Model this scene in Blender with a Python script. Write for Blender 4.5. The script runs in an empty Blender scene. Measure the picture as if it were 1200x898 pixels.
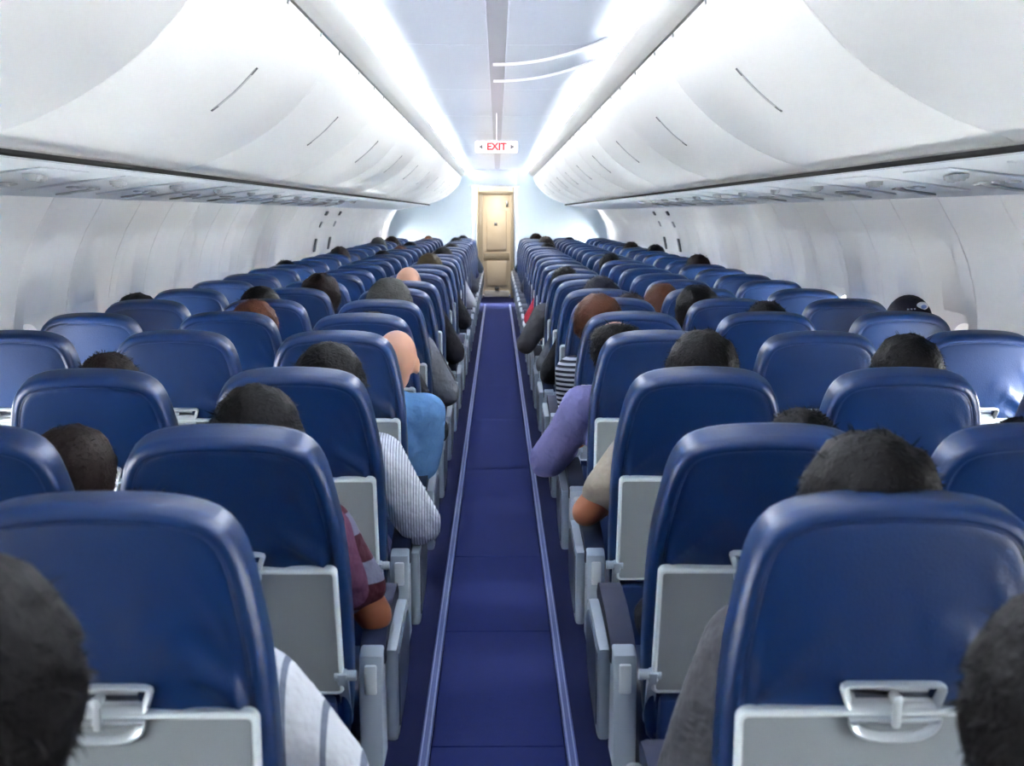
import bpy, bmesh, math, random
from mathutils import Vector, Matrix, noise
random.seed(7)
SC = bpy.context.scene
COL = SC.collection
R = math.radians

# ------------------------------------------------------------------ camera, sky, cabin lights, exposure
EYE = 1.5
cam_data = bpy.data.cameras.new('camera')
cam_data.sensor_width = 36.0
cam_data.lens = 1570 / 1200 * 36.0
cam_data.clip_start = 0.05
cam_data.dof.use_dof = True
cam_data.dof.focus_distance = 5.2
cam_data.dof.aperture_fstop = 7.5
cam = bpy.data.objects.new('camera', cam_data)
cam.location = (0, 0, EYE)
cam.rotation_euler = (R(90 - 7.22), 0, R(-0.62))
COL.objects.link(cam)
SC.camera = cam

world = bpy.data.worlds.new('sky')
SC.world = world
world.use_nodes = True
bg = world.node_tree.nodes['Background']
bg.inputs[0].default_value = (1.0, 0.985, 0.95, 1)
bg.inputs[1].default_value = 75.0

COVE_COLOR = (1.0, 0.985, 0.96)
COVE_WATTS = 1350.0          # per side, whole length of the cabin
Y_BACK, Y_FRONT = -4.0, 22.0
Y_CABIN = 0.10              # the lit cabin starts here, the dim galley lies behind it

def area_light(name, loc, rot, sx, sy, watts, color):
    d = bpy.data.lights.new(name, 'AREA')
    d.shape = 'RECTANGLE'; d.size = sx; d.size_y = sy
    d.energy = watts; d.color = color
    o = bpy.data.objects.new(name, d)
    o.location = loc; o.rotation_euler = rot
    COL.objects.link(o)
    return o
for s in (-1, 1):
    # fluorescent tubes lying in the cove: throw light up and inwards on the ceiling
    area_light('cove_lamp_light', (s * .555, (Y_CABIN + Y_FRONT) / 2, EYE + .672), (R(180), R(s * 28), 0), .05, Y_FRONT - Y_CABIN - .2, COVE_WATTS, COVE_COLOR)

SC.view_settings.view_transform = 'Standard'
SC.view_settings.look = 'None'
SC.view_settings.gamma = 1.0
SC.view_settings.use_curve_mapping = False
SC.view_settings.exposure = 1.0
SC.cycles.max_bounces = 10
SC.cycles.diffuse_bounces = 6
SC.cycles.glossy_bounces = 4
SC.cycles.transparent_max_bounces = 12
SC.cycles.caustics_reflective = False
SC.cycles.caustics_refractive = False
SC.cycles.sample_clamp_indirect = 6.0
SC.cycles.use_denoising = True

# ------------------------------------------------------------------ materials
def srgb(r, g, b):
    f = lambda c: (c / 255 / 12.92) if c / 255 <= .04045 else ((c / 255 + .055) / 1.055) ** 2.4
    return (f(r), f(g), f(b), 1)

def mat(name, color, rough=.5, metal=0, coat=0, bump=0, bscale=60, var=0, vscale=8, spec=.5, sheen=0, coord='Object'):
    m = bpy.data.materials.new(name); m.use_nodes = True
    nt = m.node_tree; N = nt.nodes; L = nt.links
    p = N['Principled BSDF']
    p.inputs['Base Color'].default_value = color
    p.inputs['Roughness'].default_value = rough
    p.inputs['Metallic'].default_value = metal
    p.inputs['Coat Weight'].default_value = coat
    p.inputs['Specular IOR Level'].default_value = spec
    p.inputs['Sheen Weight'].default_value = sheen
    tc = N.new('ShaderNodeTexCoord')
    if var:
        n = N.new('ShaderNodeTexNoise'); n.inputs['Scale'].default_value = vscale; n.inputs['Detail'].default_value = 4
        L.new(tc.outputs[coord], n.inputs['Vector'])
        mx = N.new('ShaderNodeMix'); mx.data_type = 'RGBA'
        a = tuple(max(0, c * (1 - var)) for c in color[:3]) + (1,)
        b = tuple(min(1, c * (1 + var)) for c in color[:3]) + (1,)
        mx.inputs[6].default_value = a; mx.inputs[7].default_value = b
        L.new(n.outputs['Fac'], mx.inputs[0]); L.new(mx.outputs[2], p.inputs['Base Color'])
    if bump:
        n2 = N.new('ShaderNodeTexNoise'); n2.inputs['Scale'].default_value = bscale; n2.inputs['Detail'].default_value = 3
        L.new(tc.outputs[coord], n2.inputs['Vector'])
        bp = N.new('ShaderNodeBump'); bp.inputs['Strength'].default_value = bump; bp.inputs['Distance'].default_value = .03 if bscale < 20 else .01
        L.new(n2.outputs['Fac'], bp.inputs['Height']); L.new(bp.outputs[0], p.inputs['Normal'])
    return m

def emit(name, color, strength):
    m = bpy.data.materials.new(name); m.use_nodes = True
    p = m.node_tree.nodes['Principled BSDF']
    p.inputs['Base Color'].default_value = color
    p.inputs['Emission Color'].default_value = color
    p.inputs['Emission Strength'].default_value = strength
    return m

M = {}
M['leather'] = mat('blue_leather', srgb(0, 30, 68), rough=.38, spec=.38, coat=0, bump=.10, bscale=260, var=.14, vscale=5)
M['piping'] = mat('blue_leather_edge', srgb(6, 32, 74), rough=.38, spec=.55)
M['tray'] = mat('grey_tray_plastic', srgb(134, 142, 146), rough=.45, bump=.04, bscale=400)
M['tray_rim'] = mat('pale_tray_edge', srgb(205, 214, 216), rough=.35)  # tray rim's highlight put into a paler colour; same plastic as the panel
M['latch'] = mat('silver_latch_plastic', srgb(190, 198, 203), rough=.28, metal=.35)
M['arm_pad'] = mat('dark_blue_arm_pad', srgb(8, 16, 38), rough=.6, spec=.12, var=.1)
M['arm_shell'] = mat('light_grey_arm_plastic', srgb(150, 162, 174), rough=.38)
M['arm_dark'] = mat('dark_grey_arm_plastic', srgb(62, 72, 90), rough=.4)
M['leg'] = mat('seat_leg_metal', srgb(120, 125, 130), rough=.35, metal=.8)
M['pocket'] = mat('pocket_leather', srgb(8, 32, 70), rough=.5, spec=.4)
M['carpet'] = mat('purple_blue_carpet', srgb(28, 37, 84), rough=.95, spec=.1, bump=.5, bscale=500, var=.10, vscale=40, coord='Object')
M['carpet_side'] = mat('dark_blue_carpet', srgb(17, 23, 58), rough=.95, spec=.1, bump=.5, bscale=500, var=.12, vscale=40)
M['track'] = mat('blue_track_cover', srgb(84, 100, 160), rough=.4)
M['track_light'] = mat('pale_track_rib', srgb(168, 180, 215), rough=.35)
M['bin'] = mat('white_bin_plastic', srgb(226, 227, 226), rough=.30, spec=.5)
M['wall'] = mat('white_wall_plastic', srgb(236, 235, 232), rough=.45, spec=.4)
M['ceil'] = mat('white_ceiling_plastic', srgb(214, 221, 234), rough=.20, spec=.5)
M['ceil_strip'] = mat('grey_ceiling_strip', srgb(178, 182, 190), rough=.25)
M['valance'] = mat('grey_valance', srgb(200, 200, 198), rough=.4)
M['psu'] = mat('service_panel_plastic', srgb(218, 224, 228), rough=.30)
M['black'] = mat('black_rubber', srgb(8, 8, 10), rough=.8, spec=.1)
M['dark_mark'] = mat('dark_grey_slot', srgb(86, 88, 92), rough=.5)
M['mid_mark'] = mat('mid_grey_paddle', srgb(176, 180, 182), rough=.35)
M['bulkhead'] = mat('pale_bulkhead', srgb(214, 228, 236), rough=.5)
M['door'] = mat('beige_door', srgb(200, 186, 164), rough=.45)
M['door_frame'] = mat('beige_frame', srgb(150, 140, 122), rough=.45)
M['galley'] = mat('galley_dark', srgb(96, 98, 104), rough=.5)
M['metal'] = mat('door_metal', srgb(120, 120, 120), rough=.3, metal=.9)
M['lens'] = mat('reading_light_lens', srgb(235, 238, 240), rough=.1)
M['tube'] = emit('cove_tube', (0.92, 0.96, 1, 1), 12.0)
M['sign'] = emit('lit_sign_face', (1.0, .93, .93, 1), .25)
M['sign_red'] = emit('lit_red_letters', srgb(200, 10, 20), .10)
M['white_logo'] = mat('white_cap_print', srgb(225, 228, 235), rough=.6)
M['blue_logo'] = mat('blue_cap_print', srgb(120, 150, 210), rough=.6)
M['eye'] = mat('eye_white', srgb(225, 220, 215), rough=.2)

g = bpy.data.materials.new('window_pane'); g.use_nodes = True
nt = g.node_tree; nt.nodes.clear()
out = nt.nodes.new('ShaderNodeOutputMaterial'); mix = nt.nodes.new('ShaderNodeMixShader')
tr = nt.nodes.new('ShaderNodeBsdfTransparent'); gl = nt.nodes.new('ShaderNodeBsdfGlossy'); gl.inputs['Roughness'].default_value = .05
tr.inputs[0].default_value = (.96, .98, 1, 1)
fr = nt.nodes.new('ShaderNodeFresnel'); fr.inputs[0].default_value = 1.3
nt.links.new(fr.outputs[0], mix.inputs[0]); nt.links.new(tr.outputs[0], mix.inputs[1]); nt.links.new(gl.outputs[0], mix.inputs[2])
nt.links.new(mix.outputs[0], out.inputs[0]); M['pane'] = g

def stripes(name, base, line, axis, scale, width, rough=.85, line2=None, axis2=None, scale2=None, width2=.2):
    """cloth with woven stripes (a check when axis2 is given)"""
    m = mat(name, base, rough=rough, spec=.2, bump=.9, bscale=14)
    nt = m.node_tree; N = nt.nodes; L = nt.links; p = N['Principled BSDF']
    tc = N.new('ShaderNodeTexCoord'); sep = N.new('ShaderNodeSeparateXYZ'); L.new(tc.outputs['Object'], sep.inputs[0])
    def band(ax, sc_, w):
        a = N.new('ShaderNodeMath'); a.operation = 'MULTIPLY'; a.inputs[1].default_value = sc_
        L.new(sep.outputs[ax], a.inputs[0])
        f = N.new('ShaderNodeMath'); f.operation = 'FRACT'; L.new(a.outputs[0], f.inputs[0])
        c = N.new('ShaderNodeMath'); c.operation = 'LESS_THAN'; c.inputs[1].default_value = w; L.new(f.outputs[0], c.inputs[0])
        return c
    b1 = band(axis, scale, width)
    mx = N.new('ShaderNodeMix'); mx.data_type = 'RGBA'; mx.inputs[6].default_value = base; mx.inputs[7].default_value = line
    L.new(b1.outputs[0], mx.inputs[0]); last = mx
    if line2:
        b2 = band(axis2, scale2, width2)
        my = N.new('ShaderNodeMix'); my.data_type = 'RGBA'; my.inputs[7].default_value = line2
        L.new(b2.outputs[0], my.inputs[0]); L.new(mx.outputs[2], my.inputs[6]); last = my
    L.new(last.outputs[2], p.inputs['Base Color'])
    return m
def cloth(name, c): return mat(name, c, rough=.85, spec=.2, bump=1.0, bscale=13, var=.12, vscale=9)
CL = {
 'white': cloth('white_cotton', srgb(200, 202, 208)),
 'grey_white': stripes('white_tee_with_grey_stripes', srgb(180, 184, 192), srgb(92, 100, 116), 'X', 18, .16),
 'plaid': stripes('maroon_plaid', srgb(58, 20, 34), srgb(110, 114, 134), 'Z', 9, .45, line2=srgb(96, 60, 84), axis2='Y', scale2=10, width2=.3),
 'pinstripe': stripes('white_pinstripe', srgb(222, 226, 236), srgb(96, 104, 128), 'X', 130, .22),
 'light_blue': cloth('light_blue_cotton', srgb(92, 134, 182)),
 'lavender': cloth('lavender_cotton', srgb(108, 108, 152)),
 'beige': cloth('beige_cotton', srgb(168, 158, 144)),
 'black': cloth('black_cotton', srgb(20, 20, 26)),
 'charcoal': cloth('charcoal_knit', srgb(52, 53, 58)),
 'grey': cloth('grey_knit', srgb(88, 91, 98)),
 'navy': cloth('navy_cotton', srgb(28, 34, 66)),
 'check': stripes('black_white_check', srgb(220, 222, 228), srgb(34, 38, 52), 'Z', 50, .5),
 'red': cloth('red_cotton', srgb(160, 40, 58)),
 'denim': cloth('denim', srgb(50, 62, 92)),
}
SK = {'light': mat('light_skin', srgb(208, 156, 128), rough=.5, var=.05), 'tan': mat('tan_skin', srgb(152, 92, 62), rough=.5, var=.05),
      'brown': mat('brown_skin', srgb(108, 64, 42), rough=.5, var=.05)}
for k in SK: SK[k].node_tree.nodes['Principled BSDF'].inputs['Subsurface Weight'].default_value = 0.0
def hairm(n, c): return mat(n, c, rough=.5, spec=.05, bump=.5, bscale=120, var=.35, vscale=60)
HM = {'black': hairm('black_hair', srgb(5, 4, 5)), 'dark_brown': hairm('dark_brown_hair', srgb(19, 12, 10)), 'brown': hairm('brown_hair', srgb(52, 28, 18)),
      'grey': hairm('grey_hair', srgb(52, 52, 50)), 'olive': hairm('olive_brown_hair', srgb(52, 44, 28)), 'navy': hairm('navy_cap_cloth', srgb(12, 12, 22))}

# ------------------------------------------------------------------ object helpers
def link(o): COL.objects.link(o); return o
def obj(name, me, parent=None, loc=None, rot=None):
    o = bpy.data.objects.new(name, me); link(o)
    if parent is not None: o.parent = parent
    if loc is not None: o.location = loc
    if rot is not None: o.rotation_euler = rot
    return o
def thing(name, label, cat, loc, group=None, rz=0, me=None):
    o = obj(name, me, None, loc, (0, 0, rz))
    o['label'] = label; o['category'] = cat
    if group: o['group'] = group
    return o
def struct(name, me, loc=(0, 0, 0), parent=None):
    o = obj(name, me, parent, loc); o['kind'] = 'structure'; return o
def mesh_from(name, verts, faces, mats, smooth=True, idx=None, angle=None):
    me = bpy.data.meshes.new(name); me.from_pydata([tuple(v) for v in verts], [], faces)
    for m in mats: me.materials.append(m)
    if idx: me.polygons.foreach_set('material_index', idx)
    if smooth: me.polygons.foreach_set('use_smooth', [True] * len(me.polygons))
    me.update()
    if smooth and angle is not None: me.set_sharp_from_angle(angle=R(angle))
    return me
def bm_mesh(name, bm, mats, smooth=True, angle=40):
    bmesh.ops.recalc_face_normals(bm, faces=bm.faces)
    me = bpy.data.meshes.new(name); bm.to_mesh(me); bm.free()
    for m in mats: me.materials.append(m)
    if smooth:
        me.polygons.foreach_set('use_smooth', [True] * len(me.polygons)); me.set_sharp_from_angle(angle=R(angle))
    return me
def add_box(bm, c, s, bev=0, seg=2, mi=0, rot=None):
    ret = bmesh.ops.create_cube(bm, size=1)
    vs = ret['verts']
    bmesh.ops.scale(bm, vec=s, verts=vs)
    if bev:
        es = {e for v in vs for e in v.link_edges}
        r2 = bmesh.ops.bevel(bm, geom=list(es), offset=bev, segments=seg, profile=.5, affect='EDGES')
        vs = list({v for f in r2['faces'] for v in f.verts} | {v for v in vs if v.is_valid})
    if rot is not None: bmesh.ops.rotate(bm, cent=(0, 0, 0), matrix=rot, verts=vs)
    bmesh.ops.translate(bm, vec=c, verts=vs)
    for f in {f for v in vs for f in v.link_faces}: f.material_index = mi
    return vs
def add_prism(bm, pts, x0, x1, bev=0, seg=2, mi=0, axis='x'):
    """polygon in the (y,z) plane pushed from x0 to x1 (or (x,z) pushed along y)"""
    mk = (lambda u, v, w: (w, u, v)) if axis == 'x' else (lambda u, v, w: (u, w, v))
    a = [bm.verts.new(mk(u, v, x0)) for u, v in pts]
    b = [bm.verts.new(mk(u, v, x1)) for u, v in pts]
    n = len(pts)
    fs = [bm.faces.new(a), bm.faces.new(b[::-1])]
    for i in range(n): fs.append(bm.faces.new((a[i], b[i], b[(i + 1) % n], a[(i + 1) % n])))
    for f in fs: f.material_index = mi
    if bev:
        es = list({e for f in fs[:2] for e in f.edges})
        r2 = bmesh.ops.bevel(bm, geom=es, offset=bev, segments=seg, profile=.5, affect='EDGES')
        for f in r2['faces']: f.material_index = mi
    return fs
def add_cyl(bm, p0, p1, r, r2=None, n=12, mi=0):
    p0, p1 = Vector(p0), Vector(p1); d = p1 - p0
    ret = bmesh.ops.create_cone(bm, cap_ends=True, segments=n, radius1=r, radius2=r if r2 is None else r2, depth=d.length)
    q = Vector((0, 0, 1)).rotation_difference(d)
    bmesh.ops.rotate(bm, cent=(0, 0, 0), matrix=q.to_matrix(), verts=ret['verts'])
    bmesh.ops.translate(bm, vec=(p0 + p1) / 2, verts=ret['verts'])
    for f in {f for v in ret['verts'] for f in v.link_faces}: f.material_index = mi
def box_mesh(name, c, s, m, bev=.003, seg=2):
    bm = bmesh.new(); add_box(bm, c, s, bev, seg); return bm_mesh(name, bm, [m])
def catmull(pts, n):
    res = []
    P = [pts[0]] + list(pts) + [pts[-1]]
    for i in range(1, len(P) - 2):
        for k in range(n):
            t = k / n
            p0, p1, p2, p3 = P[i - 1], P[i], P[i + 1], P[i + 2]
            res.append(tuple(.5 * (2 * b + (c - a) * t + (2 * a - 5 * b + 4 * c - d) * t * t + (3 * b - a - 3 * c + d) * t ** 3)
                             for a, b, c, d in zip(p0, p1, p2, p3)))
    res.append(pts[-1]); return res
def sweep(name, prof, y0, y1, m, n=2, close=False, smooth=True, caps=False, mirror=1):
    """(x,z) profile swept along y"""
    vs, fs = [], []
    k = len(prof)
    for j in range(n):
        y = y0 + (y1 - y0) * j / (n - 1)
        vs += [(mirror * p[0], y, p[1]) for p in prof]
    for j in range(n - 1):
        for i in range(k if close else k - 1):
            a, b = j * k + i, j * k + (i + 1) % k
            fs.append((a, b, b + k, a + k))
    if caps:
        fs.append(tuple(range(k))[::-1]); fs.append(tuple(range((n - 1) * k, n * k)))
    return mesh_from(name, vs, fs, [m], smooth=smooth, angle=35)

# ------------------------------------------------------------------ floor
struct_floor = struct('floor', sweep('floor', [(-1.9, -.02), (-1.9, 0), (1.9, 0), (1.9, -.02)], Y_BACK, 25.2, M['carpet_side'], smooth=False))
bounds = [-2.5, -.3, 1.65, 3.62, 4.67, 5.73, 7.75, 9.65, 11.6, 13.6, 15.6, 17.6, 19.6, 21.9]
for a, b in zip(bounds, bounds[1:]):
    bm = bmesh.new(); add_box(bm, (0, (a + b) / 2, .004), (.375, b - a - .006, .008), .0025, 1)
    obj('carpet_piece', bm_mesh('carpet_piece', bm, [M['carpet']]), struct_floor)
for i, s in enumerate((-1, 1)):
    bm = bmesh.new()
    add_box(bm, (s * .205, 10, .007), (.030, 24, .010), .003, 1, 0)
    add_box(bm, (s * .196, 10, .013), (.006, 24, .006), .002, 1, 1)
    add_box(bm, (s * .213, 10, .013), (.004, 24, .005), .0015, 1, 1)
    struct('trim_%d' % (i + 1), bm_mesh('track', bm, [M['track'], M['track_light']]))

# ------------------------------------------------------------------ ceiling
ceil = struct('ceiling', sweep('ceiling', [(-1.75, EYE + .78), (1.75, EYE + .78), (1.75, EYE + .80), (-1.75, EYE + .80)], Y_BACK, 25.2, M['ceil'], close=True, caps=True, smooth=False))
edge = [(.04, .700), (.20, .700), (.34, .703), (.44, .712), (.53, .730), (.60, .745)]
seams = [-4.0, -2.6, -.5, 1.6, 3.67, 5.75, 7.8, 9.9, 11.95, 14.0, 16.1, 18.2, 20.2, 22.0]
for a, b in zip(seams, seams[1:]):
    for s in (-1, 1):
        pr = [(x, EYE + h) for x, h in catmull(edge, 3)]
        pr = pr + [(x, z + .012) for x, z in pr[::-1]]
        obj('ceiling_panel', sweep('ceiling_panel', pr, a + .003, b - .003, M['ceil'], close=True, caps=True, mirror=s), ceil)
bm = bmesh.new()
add_box(bm, (0, 9.7, EYE + .712), (.088, 24.6, .012), .002, 1, 0)
for x in (-.040, .040): add_box(bm, (x, 9.7, EYE + .702), (.006, 24.6, .008), .002, 1, 1)
obj('centre_strip', bm_mesh('centre_strip', bm, [M['ceil_strip'], M['ceil']]), ceil)
# light reflected in the glossy ceiling, put in as two pale curved strips
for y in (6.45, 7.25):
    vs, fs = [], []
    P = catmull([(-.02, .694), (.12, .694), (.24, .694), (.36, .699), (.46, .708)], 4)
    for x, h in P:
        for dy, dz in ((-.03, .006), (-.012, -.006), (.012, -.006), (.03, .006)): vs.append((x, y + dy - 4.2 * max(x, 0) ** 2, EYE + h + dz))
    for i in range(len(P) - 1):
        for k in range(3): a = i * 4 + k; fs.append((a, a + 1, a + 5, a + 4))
    obj('ceiling_reflection', mesh_from('ceiling_reflection', vs, fs, [M['lens']]), ceil)

TN = 3
for s in (-1, 1):
    nm = 'left' if s < 0 else 'right'
    val = [(.60, .75), (.60, .63), (.545, .632), (.505, .664), (.496, .660), (.500, .648), (.532, .612), (.545, .606), (.572, .594), (.576, .60), (.62, .60)]
    struct('trim_%d' % TN, sweep('valance', [(x, EYE + h) for x, h in val], Y_BACK, Y_FRONT, M['valance'], mirror=s)); TN += 1
    # the lit tube in the cove, sections of 1.2 m
    t = thing('cove_light', 'long glowing light tube in the %s ceiling cove above the bins' % nm, 'light', (s * .562, Y_CABIN, EYE + .650))
    y = .05
    bm0 = bmesh.new(); add_cyl(bm0, (0, 0, 0), (0, 1.17, 0), .013, n=10); tube_me = bm_mesh('tube', bm0, [M['tube']])
    while y + 1.2 < Y_FRONT - Y_CABIN:
        obj('tube', tube_me, t, (0, y, 0)); y += 1.2

# ------------------------------------------------------------------ overhead bins
BINP = [(.582, .592), (.592, .545), (.612, .495), (.645, .44), (.685, .395), (.733, .346), (.80, .292), (.89, .236), (.99, .190), (1.075, .163), (1.097, .152)]
prof_bin = catmull(BINP, 3)
def bin_mesh(L):
    back = [(1.104, .150), (1.10, .170)]
    P = prof_bin
    inner = [(x * .985 + .03, h + .022) for x, h in P[::-1][2:]]
    ring = list(P) + back + inner
    vs, fs = [], []
    st = [(0, .010), (.003, .003), (.010, 0), (L - .010, 0), (L - .003, .003), (L, .010)]
    cx, ch = 1.0, .55
    for y, ins in st:
        for x, h in ring:
            d = math.hypot(cx - x, ch - h) or 1
            vs.append((x + (cx - x) / d * ins, y, EYE + h + (ch - h) / d * ins))
    k = len(ring)
    for j in range(len(st) - 1):
        for i in range(k):
            a, b = j * k + i, j * k + (i + 1) % k
            fs.append((a, b, b + k, a + k))
    # end cheeks
    for j in (0, len(st) - 1):
        e = len(vs); vs.append((1.09, st[j][0], EYE + .56)); n0 = j * k
        for i in range(len(P) - 1): fs.append((n0 + i, n0 + i + 1, e))
    return vs, fs
def latch_strip(bm, t0, t1, w, off, y, mi, thick=.004):
    """strip lying on the bin's profile between two heights, across it"""
    pts = [p for p in catmull(BINP, 12) if t1 <= p[1] <= t0]
    a = []
    for i, (x, h) in enumerate(pts):
        q = pts[min(i + 1, len(pts) - 1)]; p = pts[max(i - 1, 0)]
        tx, th = q[0] - p[0], q[1] - p[1]; d = math.hypot(tx, th); nx, nh = th / d, -tx / d
        for yy in (y - w / 2, y + w / 2):
            for o in (-.006, off): a.append(bm.verts.new((x + nx * o, yy, EYE + h + nh * o)))
    fs = []
    for i in range(len(pts) - 1):
        b = i * 4; c = b + 4
        for u, v in ((0, 1), (1, 3), (3, 2), (2, 0)): fs.append(bm.faces.new((a[b + u], a[b + v], a[c + v], a[c + u])))
    fs.append(bm.faces.new((a[0], a[1], a[3], a[2]))); fs.append(bm.faces.new((a[-4], a[-3], a[-1], a[-2])))
    for f in fs: f.material_index = mi
ORD = ['zeroth', 'first', 'second', 'third', 'fourth', 'fifth', 'sixth', 'seventh', 'eighth', 'ninth', 'tenth', 'eleventh', 'twelfth', 'thirteenth',
       'fourteenth', 'fifteenth', 'sixteenth', 'seventeenth', 'eighteenth', 'nineteenth', 'twentieth', 'twenty-first', 'twenty-second', 'twenty-third', 'twenty-fourth', 'twenty-fifth', 'twenty-sixth']
BL = 1.92
bv, bf = bin_mesh(BL - .004)
bin_me = {}
latch_me = {}
for s in (-1, 1):
    bin_me[s] = mesh_from('bin_door', [(s * x, y, z) for x, y, z in bv], bf, [M['bin']], angle=40)
    bm = bmesh.new()
    latch_strip(bm, .405, .290, .022, .002, 0, 0)
    latch_strip(bm, .408, .384, .014, .003, 0, 1)
    latch_strip(bm, .302, .286, .014, .003, 0, 1)
    bmesh.ops.scale(bm, vec=(s, 1, 1), verts=bm.verts)
    latch_me[s] = bm_mesh('latch', bm, [M['mid_mark'], M['dark_mark']])
    bm = bmesh.new()
    for k in range(3):
        latch_strip(bm, .592, .578, .022, .004, .25 + k * .7, 0)
    bmesh.ops.scale(bm, vec=(s, 1, 1), verts=bm.verts)
    latch_me[s, 'h'] = bm_mesh('hinge', bm, [M['mid_mark']])
for s in (-1, 1):
    nm = 'left' if s < 0 else 'right'
    y = .97 - BL * 2; k = -1
    while y < 21.5:
        L_ = min(BL, Y_FRONT - y)
        me = bin_me[s]
        if k >= 1: lab = '%s white overhead bin from the camera, along the %s side' % (ORD[k], nm)
        else: lab = 'white overhead bin on the %s side, %s' % (nm, 'overhead at the frame edge' if k == 0 else 'behind the camera')
        t = thing('overhead_bin', lab, 'luggage bin', (0, y + .002, 0), 'overhead bins on the %s side' % nm)
        o = obj('bin_door', me, t)
        if L_ < BL: o.scale.y = (L_ - .008) / (BL - .008)
        obj('latch', latch_me[s], t, (0, L_ / 2, 0))
        obj('hinge', latch_me[s, 'h'], t)
        y += BL; k += 1
    # dark gasket under the bins, the service channel and the pale return above the wall
    g_ = [(1.094, .143), (1.096, .133), (1.112, .126), (1.112, .143)]
    struct('trim_%d' % TN, sweep('gasket', [(x, EYE + h) for x, h in g_], Y_BACK, Y_FRONT, M['black'], close=True, caps=True, smooth=False, mirror=s)); TN += 1
    ch = catmull([(1.100, .128), (1.16, .120), (1.30, .104), (1.45, .084), (1.58, .062), (1.612, .058), (1.630, .066), (1.640, .10)], 3)
    struct('trim_%d' % TN, sweep('service_channel', [(x, EYE + h) for x, h in ch], Y_BACK, Y_FRONT, M['psu'], mirror=s)); TN += 1
    struct('trim_%d' % TN, sweep('bin_backing', [(.60, EYE + .60), (.64, EYE + .60), (1.12, EYE + .17), (1.12, EYE + .13)], Y_BACK, Y_FRONT, M['bin'], mirror=s, smooth=False)); TN += 1
    struct('trim_%d' % TN, sweep('crown_liner', [(1.635, EYE + .05), (1.70, EYE + .3), (1.74, EYE + .79), (.58, EYE + .79)], Y_BACK, Y_FRONT, M['wall'], mirror=s, smooth=False)); TN += 1

# ------------------------------------------------------------------ side walls of moulded panels with windows
WP = [(.0, 1.70, 0.), (.2, 1.735, .18), (.5, 1.785, .48), (.75, 1.80, .74), (.95, 1.802, .94), (1.15, 1.790, 1.14), (1.35, 1.745, 1.33), (1.50, 1.680, 1.47), (1.63, 1.612, 1.580)]
def wall_pt(t):
    t = max(0, min(1.63, t))
    for a, b in zip(WP, WP[1:]):
        if t <= b[0]:
            u = (t - a[0]) / (b[0] - a[0])
            i = WP.index(a); p0 = WP[max(i - 1, 0)]; p3 = WP[min(i + 2, len(WP) - 1)]
            f = lambda k: .5 * (2 * a[k] + (b[k] - p0[k]) * u + (2 * p0[k] - 5 * a[k] + 4 * b[k] - p3[k]) * u * u + (3 * a[k] - p0[k] - 3 * b[k] + p3[k]) * u ** 3)
            return f(1), f(2)
WT, WHW, WHH = .89, .125, .185       # window centre along the profile, half width, half height
PW = .61
def wall_panel_mesh(s):
    vs, fs = [], []
    NP = 64
    for c in (0, 1):
        cy = PW * (c + .5); base = len(vs)
        hy = PW / 2 - .0015
        rings = [0, .02, .06, .12, .22, .34, .46, .58, .70, .80, .88, .94, 1.0]
        for rt in rings + [1.01, 1.02]:
            for k in range(NP):
                a = 2 * math.pi * k / NP
                ca, sa = math.cos(a), math.sin(a)
                # outer rectangle point
                top = (1.63 - WT); bot = WT
                hv = top if sa > 0 else bot
                m_ = max(abs(ca) / hy, abs(sa) / hv)
                oy, ot = ca / m_, sa / m_
                # super-ellipse window outline
                e = (abs(ca / WHW) ** 2.8 + abs(sa / WHH) ** 2.8) ** (-1 / 2.8)
                iy, it = ca * e, sa * e
                r = min(rt, 1)
                yy = oy + (iy - oy) * r; tt = ot + (it - ot) * r
                x, z = wall_pt(WT + tt)
                d = math.hypot(yy / (WHW + .08), tt / (WHH + .22))
                out_ = .055 * max(0, 1 - d) ** 1.3 * 1.6
                flute = math.cos(math.pi * yy / PW) ** 2 * max(0, min(1, (tt + .1) / .35))
                out_ += .030 * flute * (1 - max(0, min(1, (tt - .45) / .28)))
                if rt == 0: out_ += .006
                if rt > 1: out_ += .05 * (rt - 1) / .01
                vs.append((s * (x + out_), cy + yy, z))
        nr = len(rings) + 2
        for j in range(nr - 1):
            for k in range(NP):
                a, b = base + j * NP + k, base + j * NP + (k + 1) % NP
                fs.append((a, b, b + NP, a + NP))
    return mesh_from('wall_panel', vs, fs, [M['wall']], angle=50)
WN = 1
outer_pr = [(x + .16, z) for _, x, z in WP]
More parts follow.
